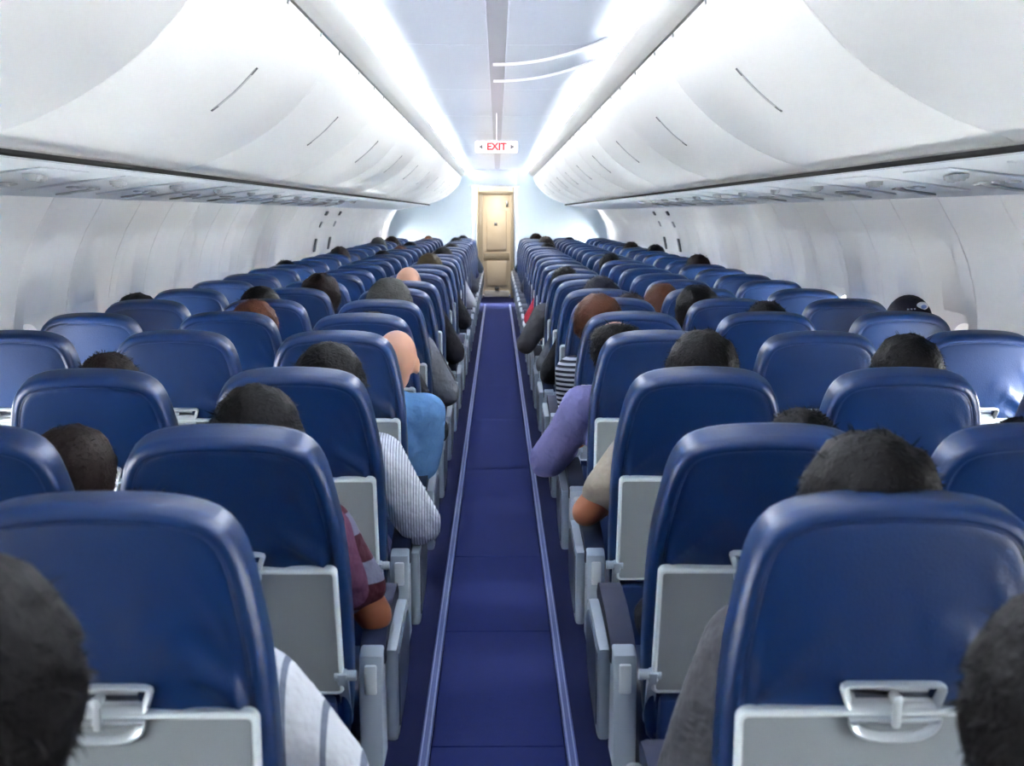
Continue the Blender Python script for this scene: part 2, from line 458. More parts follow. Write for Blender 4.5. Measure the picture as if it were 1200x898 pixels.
for s in (-1, 1):
    nm = 'left' if s < 0 else 'right'
    # carrier frame: strips between window rows so no daylight leaks past the panels
    pr = [(wall_pt(t)[0] + .022, wall_pt(t)[1]) for t in (0, .2, .4, .6, .66)]
    pr2 = [(wall_pt(t)[0] + .022, wall_pt(t)[1]) for t in (1.12, 1.25, 1.35, 1.45, 1.55, 1.63)]
    w = struct('wall_' + nm, sweep('wall', pr, Y_CABIN, Y_FRONT, M['wall'], mirror=s))
    obj('wall_liner', sweep('wall_liner', pr2, Y_CABIN, Y_FRONT, M['wall'], mirror=s), w)
    pm = wall_panel_mesh(s)
    post = [(wall_pt(t)[0] + .022, wall_pt(t)[1]) for t in (.6, .7, .8, .9, 1.0, 1.1, 1.2)]
    post_me = sweep('wall_post', post, -.13, .13, M['wall'], mirror=s)
    y0 = 6.20 - 2 * PW * 5
    bm = bmesh.new()
    x, z = wall_pt(WT)
    x += .075
    pts = [(WHW * 1.04 * math.copysign(abs(math.cos(a)) ** .714, math.cos(a)), WHH * 1.04 * math.copysign(abs(math.sin(a)) ** .714, math.sin(a)))
           for a in [2 * math.pi * k / 32 for k in range(32)]]
    add_prism(bm, [(yy, z + tt) for yy, tt in pts], s * (x + .050), s * (x + .056))
    pane_me = bm_mesh('pane', bm, [M['pane']])
    bm = bmesh.new()
    shade = [(yy * .98, z + max(tt, WHH * .45)) for yy, tt in pts]
    add_prism(bm, [p for i, p in enumerate(shade)], s * (x + .020), s * (x + .024))
    add_box(bm, (s * (x + .018), 0, z + WHH * .47), (.012, .07, .018), .004, 1)
    shade_me = bm_mesh('window_shade', bm, [M['wall']])
    y = y0
    while y < Y_FRONT - .01:
        obj('wall_panel', pm, w, (0, y, 0))
        obj('wall_post', post_me, w, (0, y, 0)); obj('wall_post', post_me, w, (0, y + PW, 0))
        for c in (0, 1):
            yc = y + PW * (c + .5)
            if yc < Y_FRONT - .2:
                wi = struct('window_%d' % WN, pane_me, (0, yc, 0)); WN += 1
                if random.random() < .45: obj('window_shade', shade_me, wi, (0, 0, 0))
        y += 2 * PW
# wing exits: grips, latches and labels on the hatch
DN = 2
for s in (-1, 1):
    bm = bmesh.new()
    def onwall(t, y, dy, dt, mi, th=.016):
        x0, z0 = wall_pt(t); x1, z1 = wall_pt(t + .02); ang = math.atan2(x1 - x0, z1 - z0)
        add_box(bm, (s * (x0 - .004), y, z0), (th, dy, dt), .004, 1, mi, rot=Matrix.Rotation(s * ang, 3, 'Y'))
    for y in (13.15, 14.25):
        onwall(1.53, y, .12, .045, 1); onwall(1.41, y, .07, .06, 2); onwall(1.20, y, .09, .13, 1)
    struct('door_%d' % DN, bm_mesh('exit_hatch_fittings', bm, [M['wall'], M['dark_mark'], M['mid_mark']])); DN += 1

# ------------------------------------------------------------------ service panels above the rows
def psu_mesh(s):
    bm = bmesh.new()
    sl = math.atan2(.066, .48)
    rot = Matrix.Rotation(s * sl, 3, 'Y')
    add_box(bm, (0, 0, 0), (.34, .42, .012), .004, 2, 0, rot=rot)
    return bm_mesh('service_panel', bm, [M['psu']])
def psu_part(s, kind):
    bm = bmesh.new()
    if kind == 'nozzle':
        add_cyl(bm, (0, 0, 0), (0, 0, -.012), .021, .019, 14, 0); add_cyl(bm, (0, 0, -.012), (0, 0, -.018), .013, .010, 12, 0)
        return bm_mesh('air_nozzle', bm, [M['mid_mark'], M['dark_mark']])
    if kind == 'light':
        add_cyl(bm, (0, 0, 0), (0, 0, -.006), .022, .020, 14, 0); add_cyl(bm, (0, 0, -.006), (0, 0, -.008), .014, .013, 12, 1)
        return bm_mesh('reading_light', bm, [M['mid_mark'], M['lens']])
    add_box(bm, (0, 0, -.003), (.14, .055, .006), .002, 1, 0)
    for x in (-.035, .035): add_box(bm, (x, 0, -.0065), (.035, .026, .002), 0, 1, 0)
    return bm_mesh('seat_belt_sign', bm, [M['mid_mark'], M['dark_mark']])
PITCH = .80
for s in (-1, 1):
    nm = 'left' if s < 0 else 'right'
    pm = psu_mesh(s); pn, pl, ps = (psu_part(s, k) for k in ('nozzle', 'light', 'sign'))
    for r in range(1, 14):
        t = thing('service_panel', 'pale service panel under the %s bins above the %s row' % (nm, ORD[r]), 'panel',
                  (s * 1.34, 1.55 + .25 + PITCH * (r - 1) + .3, EYE + .0975), 'service panels under the %s bins' % nm)
        obj('cover', pm, t)
        for k in range(3):
            obj('air_nozzle', pn, t, (s * (.02 * k - .02 - .09), -.12 + .1 * k, .006)); obj('reading_light', pl, t, (s * (.03), -.12 + .1 * k, -.010))
        obj('seat_belt_sign', ps, t, (s * .10, .16, -.021), (0, s * .137, 0))

# ------------------------------------------------------------------ far end: partitions, arch, door; and the wall behind the camera
def slab(name, x0, x1, y0, y1, z0, z1, m, parent=None, bev=.004):
    me = box_mesh(name, ((x0 + x1) / 2, (y0 + y1) / 2, (z0 + z1) / 2), (x1 - x0, y1 - y0, z1 - z0), m, bev)
    return struct(name, me, (0, 0, 0)) if parent is None else obj(name, me, parent)
wb = slab('wall_back', -1.9, -.41, 22.02, 22.08, 0, 2.28, M['bulkhead'])
slab('bulkhead_panel', .32, 1.9, 22.02, 22.08, 0, 2.28, M['bulkhead'], wb)
slab('header_panel', -.41, .32, 22.02, 22.08, EYE + .44, 2.28, M['ceil'], wb)
slab('arch_trim', -.45, .36, 21.98, 22.03, EYE + .425, EYE + .455, M['valance'], wb)
slab('wall_end', -1.2, 1.2, 24.9, 24.96, 0, 2.3, M['door_frame'])
slab('wall_galley', -.95, -.34, 22.5, 24.6, 0, 2.1, M['door_frame'])
slab('wall_closet', .285, .95, 22.5, 24.6, 0, 2.1, M['galley'])
d = slab('door_1', -.30, .26, 24.0, 24.05, .10, EYE + .36, M['door'])
def dp(n, x0, x1, z0, z1, m, th=.02): slab(n, x0, x1, 24.0 - th, 24.002, z0, z1, m, d, .008)
dp('frame_post', -.36, -.26, 0, EYE + .385, M['door_frame'], .05); dp('frame_post', .235, .285, 0, EYE + .385, M['door_frame'], .05)
dp('frame_head', -.36, .285, EYE + .335, EYE + .385, M['door_frame'], .06)
dp('upper_panel', -.19, .16, .85, 1.55, M['door'], .025); dp('lower_panel', -.19, .16, .22, .66, M['door'], .025)
dp('rail', -.24, .21, .69, .80, M['door_frame'], .03); dp('kick_plate', -.24, .21, .02, .13, M['valance'], .04)
dp('handle', -.05, .03, .15, .20, M['galley'], .06); dp('placard', -.06, .0, 1.28, 1.34, M['metal'], .03); dp('lock', .15, .19, 1.62, 1.72, M['metal'], .04)
slab('wall_galley_front', -.42, -.345, 22.3, 22.5, 0, 1.4, M['galley'])
lp = area_light('galley_lamp', (0, 23.2, 2.05), (0, 0, 0), .3, .3, 16, (1, .93, .82))
slab('trim_40', -.2, .2, 23.0, 23.4, 2.07, 2.09, M['lens'])
slab('ceiling_entry', -.95, .95, 22.1, 24.9, 2.10, 2.13, M['ceil'])
slab('wall_front', -1.95, 1.95, -4.1, -4.02, -.1, 2.32, M['galley'])
for s in (-1, 1):                                   # galley and lavatory blocks behind the camera
    g0 = slab('wall_rear_%s' % ('left' if s < 0 else 'right'), min(s * .62, s * 1.9), max(s * .62, s * 1.9), -4.02, .06, 0, EYE + .125, M['galley'])

# ------------------------------------------------------------------ exit sign hanging in the aisle
t = thing('exit_sign', 'lit white exit sign with red letters hanging from the aisle ceiling', 'sign', (-.005, 9.6, EYE + .70))
bm = bmesh.new()
add_box(bm, (0, 0, -.235), (.30, .05, .085), .012, 2, 0)
obj('sign_box', bm_mesh('sign_box', bm, [M['sign']]), t)
bm = bmesh.new()
add_cyl(bm, (0, 0, -.20), (0, 0, 0), .003, n=8)
obj('bracket', bm_mesh('bracket', bm, [M['lens']]), t)
cu = bpy.data.curves.new('exit_lettering', 'FONT'); cu.body = 'EXIT'; cu.size = .068; cu.align_x = 'CENTER'; cu.align_y = 'CENTER'; cu.extrude = .002; cu.offset = .0025
tmp = bpy.data.objects.new('tmp', cu); link(tmp); bpy.context.view_layer.update()
lm = bpy.data.meshes.new_from_object(tmp.evaluated_get(bpy.context.evaluated_depsgraph_get())); bpy.data.objects.remove(tmp)
lm.materials.clear(); lm.materials.append(M['sign_red'])
o = obj('lettering', lm, t, (0, -.027, -.235), (R(90), 0, 0))
bm = bmesh.new()
for sgn in (-1, 1): add_prism(bm, [(sgn * .128, -.235), (sgn * .098, -.218), (sgn * .098, -.252)], -.0275, -.025, axis='y')
obj('arrows', bm_mesh('arrows', bm, [M['dark_mark']]), t)

# ------------------------------------------------------------------ the seat
BACKL = .725
half = [(0, .0), (.0015, .05), (.005, .09), (.012, .125), (.026, .155), (.050, .176), (.085, .190), (.14, .201), (.22, .213), (.34, .219), (.50, .219), (.64, .212), (.725, .20)]
def back_outline():
    pts = catmull([(w, BACKL - dd) for dd, w in half], 3)
    right = pts[::-1]                    # bottom to top, +x side
    left = [(-x, z) for x, z in pts[1:]]
    P = right + left                     # closes along the bottom; resampled to even steps
    Q = P + [P[0]]; L_ = [0]
    for a, b in zip(Q, Q[1:]): L_.append(L_[-1] + math.dist(a, b))
    N_ = 104; res = []; j = 0
    for k in range(N_):
        t = L_[-1] * k / N_
        while L_[j + 1] < t: j += 1
        u = (t - L_[j]) / max(L_[j + 1] - L_[j], 1e-9)
        res.append((Q[j][0] + (Q[j + 1][0] - Q[j][0]) * u, Q[j][1] + (Q[j + 1][1] - Q[j][1]) * u))
    return res
OUTL = back_outline()
def inset(pts, d):
    n = len(pts); res = []
    for i in range(n):
        p0, p1 = Vector(pts[i - 1]), Vector(pts[(i + 1) % n]); t_ = (p1 - p0)
        if t_.length < 1e-9: res.append(pts[i]); continue
        t_.normalize(); nn = Vector((-t_.y, t_.x))
        res.append((pts[i][0] + nn.x * d, pts[i][1] + nn.y * d))
    return res
def seat_back_mesh():
    vs, fs = [], []
    n = len(OUTL)
    rings = []
    Y0, Y1, rr = -.040, .050, .020
    for k in range(0, 6):                 # rear roll from the widest point to the back face
        a = math.pi / 2 * k / 5
        rings.append((rr * (1 - math.cos(a)), Y0 + rr - rr * math.sin(a)))
    rings += [(.022, Y0 + .001), (.0245, Y0 + .004), (.027, Y0 + .003), (.034, Y0 + .001)]
    def ridge(x, z):
        v = 0
        for (ax, az, bx, bz, w, h) in ((.19, .455, .05, .56, .013, .022), (-.19, .465, -.09, .55, .012, .018), (.195, .50, .12, .63, .010, .006), (-.195, .49, -.14, .58, .009, .006), (.1, .45, .02, .52, .012, .006)):
            A, B, P = Vector((ax, az)), Vector((bx, bz)), Vector((x, z))
            u = max(0, min(1, (P - A).dot(B - A) / (B - A).length_squared)); dd = (P - A - (B - A) * u).length
            v += h * (1 - u * .8) * math.exp(-(dd / w) ** 2)
        return v
    for ins, y in rings: vs += [(x, y, z) for x, z in inset(OUTL, ins)]
    last = inset(OUTL, .034); cz = .40
    for sc_ in (.97, .94, .90, .86, .82, .78, .74, .70, .64, .57, .48, .38, .26, .13):
        for x, z in last:
            X, Z = x * sc_, cz + (z - cz) * sc_
            vs.append((X, Y0 + .0015 - .007 * (1 - sc_ ** 2) - ridge(X, Z), Z))
    nr = len(rings) + 14
    for j in range(nr - 1):
        for i in range(n):
            a, b = j * n + i, j * n + (i + 1) % n
            fs.append((a, a + n, b + n, b))
    fs.append(tuple((nr - 1) * n + i for i in range(n))[::-1])
    # front (passenger side): mid band, roll, bolsters, dished centre
    f0 = len(vs); fr_ = [(0, Y1 - .03), (.004, Y1 - .014), (.013, Y1 - .004), (.03, Y1 + .002), (.055, Y1 - .004), (.09, Y1 - .014)]
    for ins, y in fr_: vs += [(x, y, z) for x, z in inset(OUTL, ins)]
    lastf = inset(OUTL, .09)
    for sc_ in (.7, .4, .15): vs += [(x * sc_, Y1 - .018, cz + (z - cz) * sc_) for x, z in lastf]
    for i in range(n): fs.append((i, (i + 1) % n, f0 + (i + 1) % n, f0 + i))
    for j in range(len(fr_) + 2):
        for i in range(n):
            a, b = f0 + j * n + i, f0 + j * n + (i + 1) % n
            fs.append((a, b, b + n, a + n))
    fs.append(tuple(f0 + (len(fr_) + 2) * n + i for i in range(n)))
    me = mesh_from('backrest', vs, fs, [M['leather']])
    bm = bmesh.new(); bm.from_mesh(me); bmesh.ops.recalc_face_normals(bm, faces=bm.faces); bm.to_mesh(me); bm.free()
    return me
def piping_mesh():
    bm = bmesh.new(); P = inset(OUTL, .0245); n = len(P); rr = .0022; K = 6
    rows_ = []
    for i in range(n):
        x, z = P[i]
        t_ = Vector((P[(i + 1) % n][0] - P[i - 1][0], P[(i + 1) % n][1] - P[i - 1][1])).normalized()
        rows_.append([bm.verts.new((x + t_.y * rr * math.cos(a), -.0365 + rr * math.sin(a), z - t_.x * rr * math.cos(a))) for a in [2 * math.pi * k / K for k in range(K)]])
    for i in range(n):
        for k in range(K): bm.faces.new((rows_[i][k], rows_[(i + 1) % n][k], rows_[(i + 1) % n][(k + 1) % K], rows_[i][(k + 1) % K]))
    return bm_mesh('piping', bm, [M['piping']], angle=80)
def rrect(hw, z0, z1, r, n=5, top=None):
    pts = []
    for cx, cz, a0 in ((hw - r, z0 + r, -90), (hw - r, z1 - r, 0), (-hw + r, z1 - r, 90), (-hw + r, z0 + r, 180)):
        for k in range(n + 1):
            a = R(a0 + 90 * k / n); pts.append((cx + r * math.cos(a), cz + r * math.sin(a)))
    return pts
TR0, TR1 = .150, .452
def tray_mesh():
    vs, fs, mi = [], [], []
    o_ = rrect(.202, TR0, TR1, .015); n = len(o_)
    rg = [(0, -.040, 0), (0, -.056, 0), (.0015, -.0595, 0), (.004, -.061, 0), (.0075, -.061, 0), (.009, -.0585, 1), (.012, -.0585, 1)]
    for ins, y, _ in rg: vs += [(x, y, z) for x, z in inset(o_, ins)]
    for j in range(len(rg) - 1):
        for i in range(n):
            a, b = j * n + i, j * n + (i + 1) % n; fs.append((a, a + n, b + n, b)); mi.append(rg[j + 1][2])
    fs.append(tuple((len(rg) - 1) * n + i for i in range(n))[::-1]); mi.append(1)
    me = mesh_from('tray_table', vs, fs, [M['tray_rim'], M['tray']], idx=mi, angle=20)
    bm = bmesh.new(); bm.from_mesh(me); bmesh.ops.recalc_face_normals(bm, faces=bm.faces); bm.to_mesh(me); bm.free(); return me
def surround_mesh():
    """trapezoid pocket above the tray edge and the rounded finger cup below"""
    bm = bmesh.new()
    def ringed(o_, y_out, depth, w, mi_r, mi_f):
        n = len(o_); prev = None
        for ins, y in ((0, -.038), (0, y_out), (w * .35, y_out - .003), (w, y_out - .001), (w * 1.8, y_out + depth), (w * 2.6, y_out + depth)):
            ring = [bm.verts.new((x, y, z)) for x, z in inset(o_, ins)]
            if prev:
                for i in range(n):
                    f = bm.faces.new((prev[i], ring[i], ring[(i + 1) % n], prev[(i + 1) % n])); f.material_index = mi_r
            prev = ring
        f = bm.faces.new(prev[::-1]); f.material_index = mi_f
    top = [(-.056, TR1 - .004), (.056, TR1 - .004), (.062, TR1 + .005), (.068, TR1 + .024), (.067, TR1 + .031), (.060, TR1 + .035), (-.060, TR1 + .035), (-.067, TR1 + .031), (-.068, TR1 + .024), (-.062, TR1 + .005)]
    ringed(top, -.056, .010, .006, 0, 1)
    cup = [(-.060, TR1 - .006), (.060, TR1 - .006)][::-1]
    K = 14; bot = [(.060 * math.cos(a) ** .8 if math.cos(a) > 0 else -.060 * abs(math.cos(a)) ** .8, TR1 - .008 - .034 * math.sin(a) ** .75) for a in [math.pi * k / K for k in range(1, K)]]
    cup = [(-.060, TR1 - .006)] + bot[::-1] + [(.060, TR1 - .006)]
    ringed(cup, -.066, .012, .008, 0, 1)
    return bm_mesh('latch_surround', bm, [M['latch'], M['arm_dark']], angle=50)
def latch_tab():
    bm = bmesh.new(); add_box(bm, (0, -.069, TR1 + .004), (.011, .012, .046), .004, 2)
    add_cyl(bm, (0, -.050, TR1 + .018), (0, -.074, TR1 + .018), .007, n=10)
    return bm_mesh('tray_latch', bm, [M['latch']])
def tray_arm():
    bm = bmesh.new()
    add_prism(bm, [(-.066, .205), (-.045, .205), (-.02, .16), (-.005, .05), (-.02, .04), (-.040, .13), (-.066, .185)], -.010, .010, .003, 1)
    add_cyl(bm, (-.028, -.054, .195), (.016, -.054, .195), .011, n=10)
    return bm_mesh('tray_arm', bm, [M['arm_shell']])
def pocket():
    bm = bmesh.new(); add_prism(bm, [(-.040, -.12), (-.074, -.06), (-.078, .06), (-.060, .13), (-.040, .135)], -.185, .185, .012, 2)
    return bm_mesh('seat_pocket', bm, [M['pocket']])
def cushion():
    bm = bmesh.new(); add_box(bm, (0, .24, .40), (.425, .50, .11), .035, 3)
    return bm_mesh('cushion', bm, [M['leather']])
def base_mesh():
    bm = bmesh.new(); add_box(bm, (0, .22, .325), (.44, .44, .045), .01, 1)
    add_cyl(bm, (-.25, .08, .29), (.25, .08, .29), .02, n=8); add_cyl(bm, (-.25, .38, .29), (.25, .38, .29), .02, n=8)
    return bm_mesh('seat_frame', bm, [M['leg']])
def leg_mesh():
    bm = bmesh.new()
    add_prism(bm, [(.03, .30), (.10, .30), (.05, .02), (.42, .02), (.42, 0), (-.02, 0), (-.02, .02)], -.014, .014, .003, 1)
    add_prism(bm, [(.36, .30), (.40, .30), (.14, .03), (.09, .03)], -.012, .012, .003, 1)
    return bm_mesh('leg', bm, [M['leg']])
def arm_pad(w):
    bm = bmesh.new()
    pts = catmull([(-.03, .60), (.04, .622), (.16, .640), (.30, .645), (.37, .637), (.395, .612), (.37, .590), (.25, .588), (.08, .578), (-.02, .565)], 3)
    add_prism(bm, pts, -w / 2, w / 2, .012, 3)
    return bm_mesh('armrest', bm, [M['arm_pad']])
def arm_shell(w, aisle):
    bm = bmesh.new()
    if aisle:
        pts = catmull([(.02, .590), (.20, .606), (.34, .606), (.405, .565), (.395, .48), (.32, .425), (.20, .40), (.04, .385)], 4)
        add_prism(bm, pts, -w / 2 - .022, -w / 2 + .004, .007, 2, 0)
        pts2 = [(.21 + (y - .21) * .84, .50 + (z - .50) * .82) for y, z in pts]
        add_prism(bm, pts2, -w / 2 - .025, -w / 2 - .018, .003, 1, 1)
    else:
        pts = catmull([(.0, .572), (.20, .592), (.34, .594), (.36, .575), (.2, .560), (.0, .545)], 3)
        add_prism(bm, pts, -w / 2 + .004, w / 2 - .004, .004, 1, 0)
    return bm_mesh('side_shell', bm, [M['arm_shell'], M['arm_dark']])
def arm_hinge(w):
    bm = bmesh.new()
    add_prism(bm, [(-.055, .36), (-.060, .56), (-.050, .60), (-.02, .612), (.03, .605), (.05, .56), (.05, .36)], -w / 2, w / 2, .005, 2, 0)
    return bm_mesh('hinge_cover', bm, [M['arm_shell']])
def arm_latch(w):
    bm = bmesh.new(); add_box(bm, (0, -.061, .555), (w * .5, .012, .062), .004, 2, 0, rot=None)
    return bm_mesh('hinge_tab', bm, [M['tray_rim']])
ME = dict(back=seat_back_mesh(), piping=piping_mesh(), tray=tray_mesh(), sur=surround_mesh(), tab=latch_tab(), tarm=tray_arm(), pocket=pocket(), cushion=cushion(),
          frame=base_mesh(), leg=leg_mesh(), pad_a=arm_pad(.052), pad_i=arm_pad(.044), sh_a=arm_shell(.052, True), sh_i=arm_shell(.044, False), hin=arm_hinge(.048), hint=arm_latch(.05))
XC = {'C': .510, 'B': 1.012, 'A': 1.520}
COLN = {'C': 'aisle', 'B': 'middle', 'A': 'window'}
Y1R = 1.89
NROWS = 24
REC = {  # recline, forward shift of single seats read off the photograph
}
ROWY = {0: .96, 1: 1.75, 2: 2.70, 3: 3.51, 4: 4.33, 5: 5.15}
def row_y(r): return ROWY[r] if r in ROWY else 5.15 + .81 * (r - 5)
def recline(side, r, c):
    rnd = random.Random(hash((ord(side), r, ord(c))) % 9973)
    base = {0: 14, 1: 5, 2: 20, 3: 17, 4: 11, 5: 12}.get(r, 12)
    return REC.get((side, r, c), (base + rnd.uniform(-1.5, 1.5) * (0 if c == 'C' and r < 5 else 1), 0))
def make_seat(side, r, c):
    sg = -1 if side == 'L' else 1
    sd = 'left' if side == 'L' else 'right'
    ang, dy = recline(side, r, c)
    if r >= 1: lab = 'blue leather %s seat %s of the aisle, %s row from the camera' % (COLN[c], sd, ORD[r])
    else: lab = 'blue leather %s seat cut off at the bottom %s corner, closest to the camera' % (COLN[c], sd)
    t = thing('airplane_seat', lab, 'seat', (sg * XC[c], row_y(r), 0), '%s seats on the %s side' % (COLN[c], sd))
    near = r <= 9
    b = obj('backrest', ME['back'], t, (0, dy, .42), (R(ang), 0, 0))
    obj('tray_table', ME['tray'], b)
    if r <= 14:
        obj('tray_latch', ME['tab'], b); obj('latch_surround', ME['sur'], b)
        obj('tray_arm', ME['tarm'], b, (-.200, 0, 0)); q = obj('tray_arm', ME['tarm'], b, (.200, 0, 0)); q.scale.x = -1
    if near:
        obj('piping', ME['piping'], b); obj('seat_pocket', ME['pocket'], b)
    obj('cushion', ME['cushion'], t)
    if near or c == 'C': obj('seat_frame', ME['frame'], t)
    if near and c != 'B' or c == 'C': obj('leg', ME['leg'], t, (0, 0, 0))
    # armrest on the aisle side of the aisle seat, and one on the outer side of every seat
    if c == 'C':
        a = obj('armrest', ME['pad_a'], t, (-sg * .250, 0, 0)); a.scale.x = sg
        obj('side_shell', ME['sh_a'], a); obj('hinge_cover', ME['hin'], a)
        if r <= 14: obj('hinge_tab', ME['hint'], a)
    a = obj('armrest', ME['pad_i'], t, (sg * .254, 0, 0))
    if near: obj('side_shell', ME['sh_i'], a); obj('hinge_cover', ME['hin'], a)
    return t
for r in range(0, NROWS + 1):
    for side in 'LR':
        for c in 'CBA':
            if r == 0 and c != 'C': continue
            make_seat(side, r, c)

# ------------------------------------------------------------------ passengers
def capsule(bm, p0, r0, p1, r1, sx=1.0, n=14):
    """tapered limb with rounded ends; sx widens it across x"""
    p0, p1 = Vector(p0), Vector(p1); d = p1 - p0; L_ = max(d.length, 1e-5)
    q = Vector((0, 0, 1)).rotation_difference(d).to_matrix()
    rings = []
    for k in range(5): a = -math.pi / 2 + math.pi / 2 * k / 5; rings.append((r0 * math.sin(a), r0 * math.cos(a)))
    rings += [(0, r0), (L_ * .5, (r0 + r1) / 2), (L_, r1)]
    for k in range(1, 6): a = math.pi / 2 * k / 5; rings.append((L_ + r1 * math.sin(a), r1 * math.cos(a)))
    prev = None; first = None
    for h, rr in rings:
        rr = max(rr, 1e-4); ring = []
        for k in range(n):
            a = 2 * math.pi * k / n; v = q @ Vector((rr * math.cos(a), rr * math.sin(a), h)); ring.append((p0.x + v.x * (sx if abs(d.z) > .6 * L_ else 1), p0.y + v.y, p0.z + v.z))
        ring = [bm.verts.new(v) for v in ring]
        if prev:
            for k in range(n): bm.faces.new((prev[k], prev[(k + 1) % n], ring[(k + 1) % n], ring[k]))
        else: bm.faces.new(ring[::-1])
        prev = ring
    bm.faces.new(prev)
def ball(bm, c, r, rot=None):
    ret = bmesh.ops.create_uvsphere(bm, u_segments=16, v_segments=12, radius=1)
    m_ = Matrix.Translation(c) @ (rot.to_4x4() if rot else Matrix()) @ Matrix.Diagonal((*r, 1))
    bmesh.ops.transform(bm, matrix=m_, verts=ret['verts'])
def fuse(name, bm, voxel, smooth, m):
    me = bpy.data.meshes.new('tmp'); bm.to_mesh(me); bm.free()
    o = bpy.data.objects.new('tmp', me); link(o)
    a = o.modifiers.new('r', 'REMESH'); a.mode = 'VOXEL'; a.voxel_size = voxel; a.use_smooth_shade = True
    if smooth: b = o.modifiers.new('s', 'SMOOTH'); b.iterations = smooth; b.factor = .5
    bpy.context.view_layer.update()
    res = bpy.data.meshes.new_from_object(o.evaluated_get(bpy.context.evaluated_depsgraph_get()))
    res.name = name; bpy.data.objects.remove(o); bpy.data.meshes.remove(me)
    res.materials.clear(); res.materials.append(m); return res
# aisle side is -x (right block of seats); mirrored for the left block
POSES = {
 'tuck': dict(lean=.03, eA=(-.195, .13, .66), wA=(-.08, .34, .60), eB=(.195, .13, .66), wB=(.08, .34, .60), turn=5, tilt=2, nod=6),
 'elbow': dict(lean=-.01, eA=(-.325, .08, .70), wA=(-.21, .33, .69), eB=(.235, .12, .65), wB=(.10, .33, .60), turn=3, tilt=2, nod=5),
 'bend': dict(lean=-.085, eA=(-.235, .12, .70), wA=(-.16, .33, .68), eB=(.20, .12, .65), wB=(.06, .33, .60), turn=-6, tilt=-4, nod=14),
 'lean': dict(lean=-.02, eA=(-.290, .09, .69), wA=(-.24, .31, .70), eB=(.235, .12, .65), wB=(.10, .33, .60), turn=-8, tilt=-4, nod=4),
 'rest': dict(lean=0, eA=(-.235, .12, .65), wA=(-.10, .34, .60), eB=(.235, .12, .65), wB=(.10, .34, .60), turn=4, tilt=0, nod=6),
 'tilt': dict(lean=-.045, eA=(-.285, .10, .69), wA=(-.20, .32, .66), eB=(.235, .12, .65), wB=(.09, .33, .59), turn=-22, tilt=-12, nod=10),
 'wide': dict(lean=-.06, eA=(-.335, .085, .70), wA=(-.25, .30, .71), eB=(.225, .12, .65), wB=(.08, .33, .60), turn=-14, tilt=-8, nod=6),
}
def pose_pts(P):
    l = P['lean']
    return dict(pel=Vector((0, .15, .52)), wa=Vector((l * .3, .11, .66)), ch=Vector((l * .7, .065, .80)), uc=Vector((l, .045, .895)), nk=Vector((l * 1.2, .045, .955)),
                hd=Vector((l * 1.7, .055, 1.075)), sA=Vector((-.160 + l, .05, .895)), sB=Vector((.160 + l, .05, .895)), eA=Vector(P['eA']), eB=Vector(P['eB']), wA=Vector(P['wA']), wB=Vector(P['wB']))
def head_rot(P): return Matrix.Rotation(R(P['turn']), 3, 'Z') @ Matrix.Rotation(R(P['tilt']), 3, 'Y') @ Matrix.Rotation(R(-P['nod']), 3, 'X')
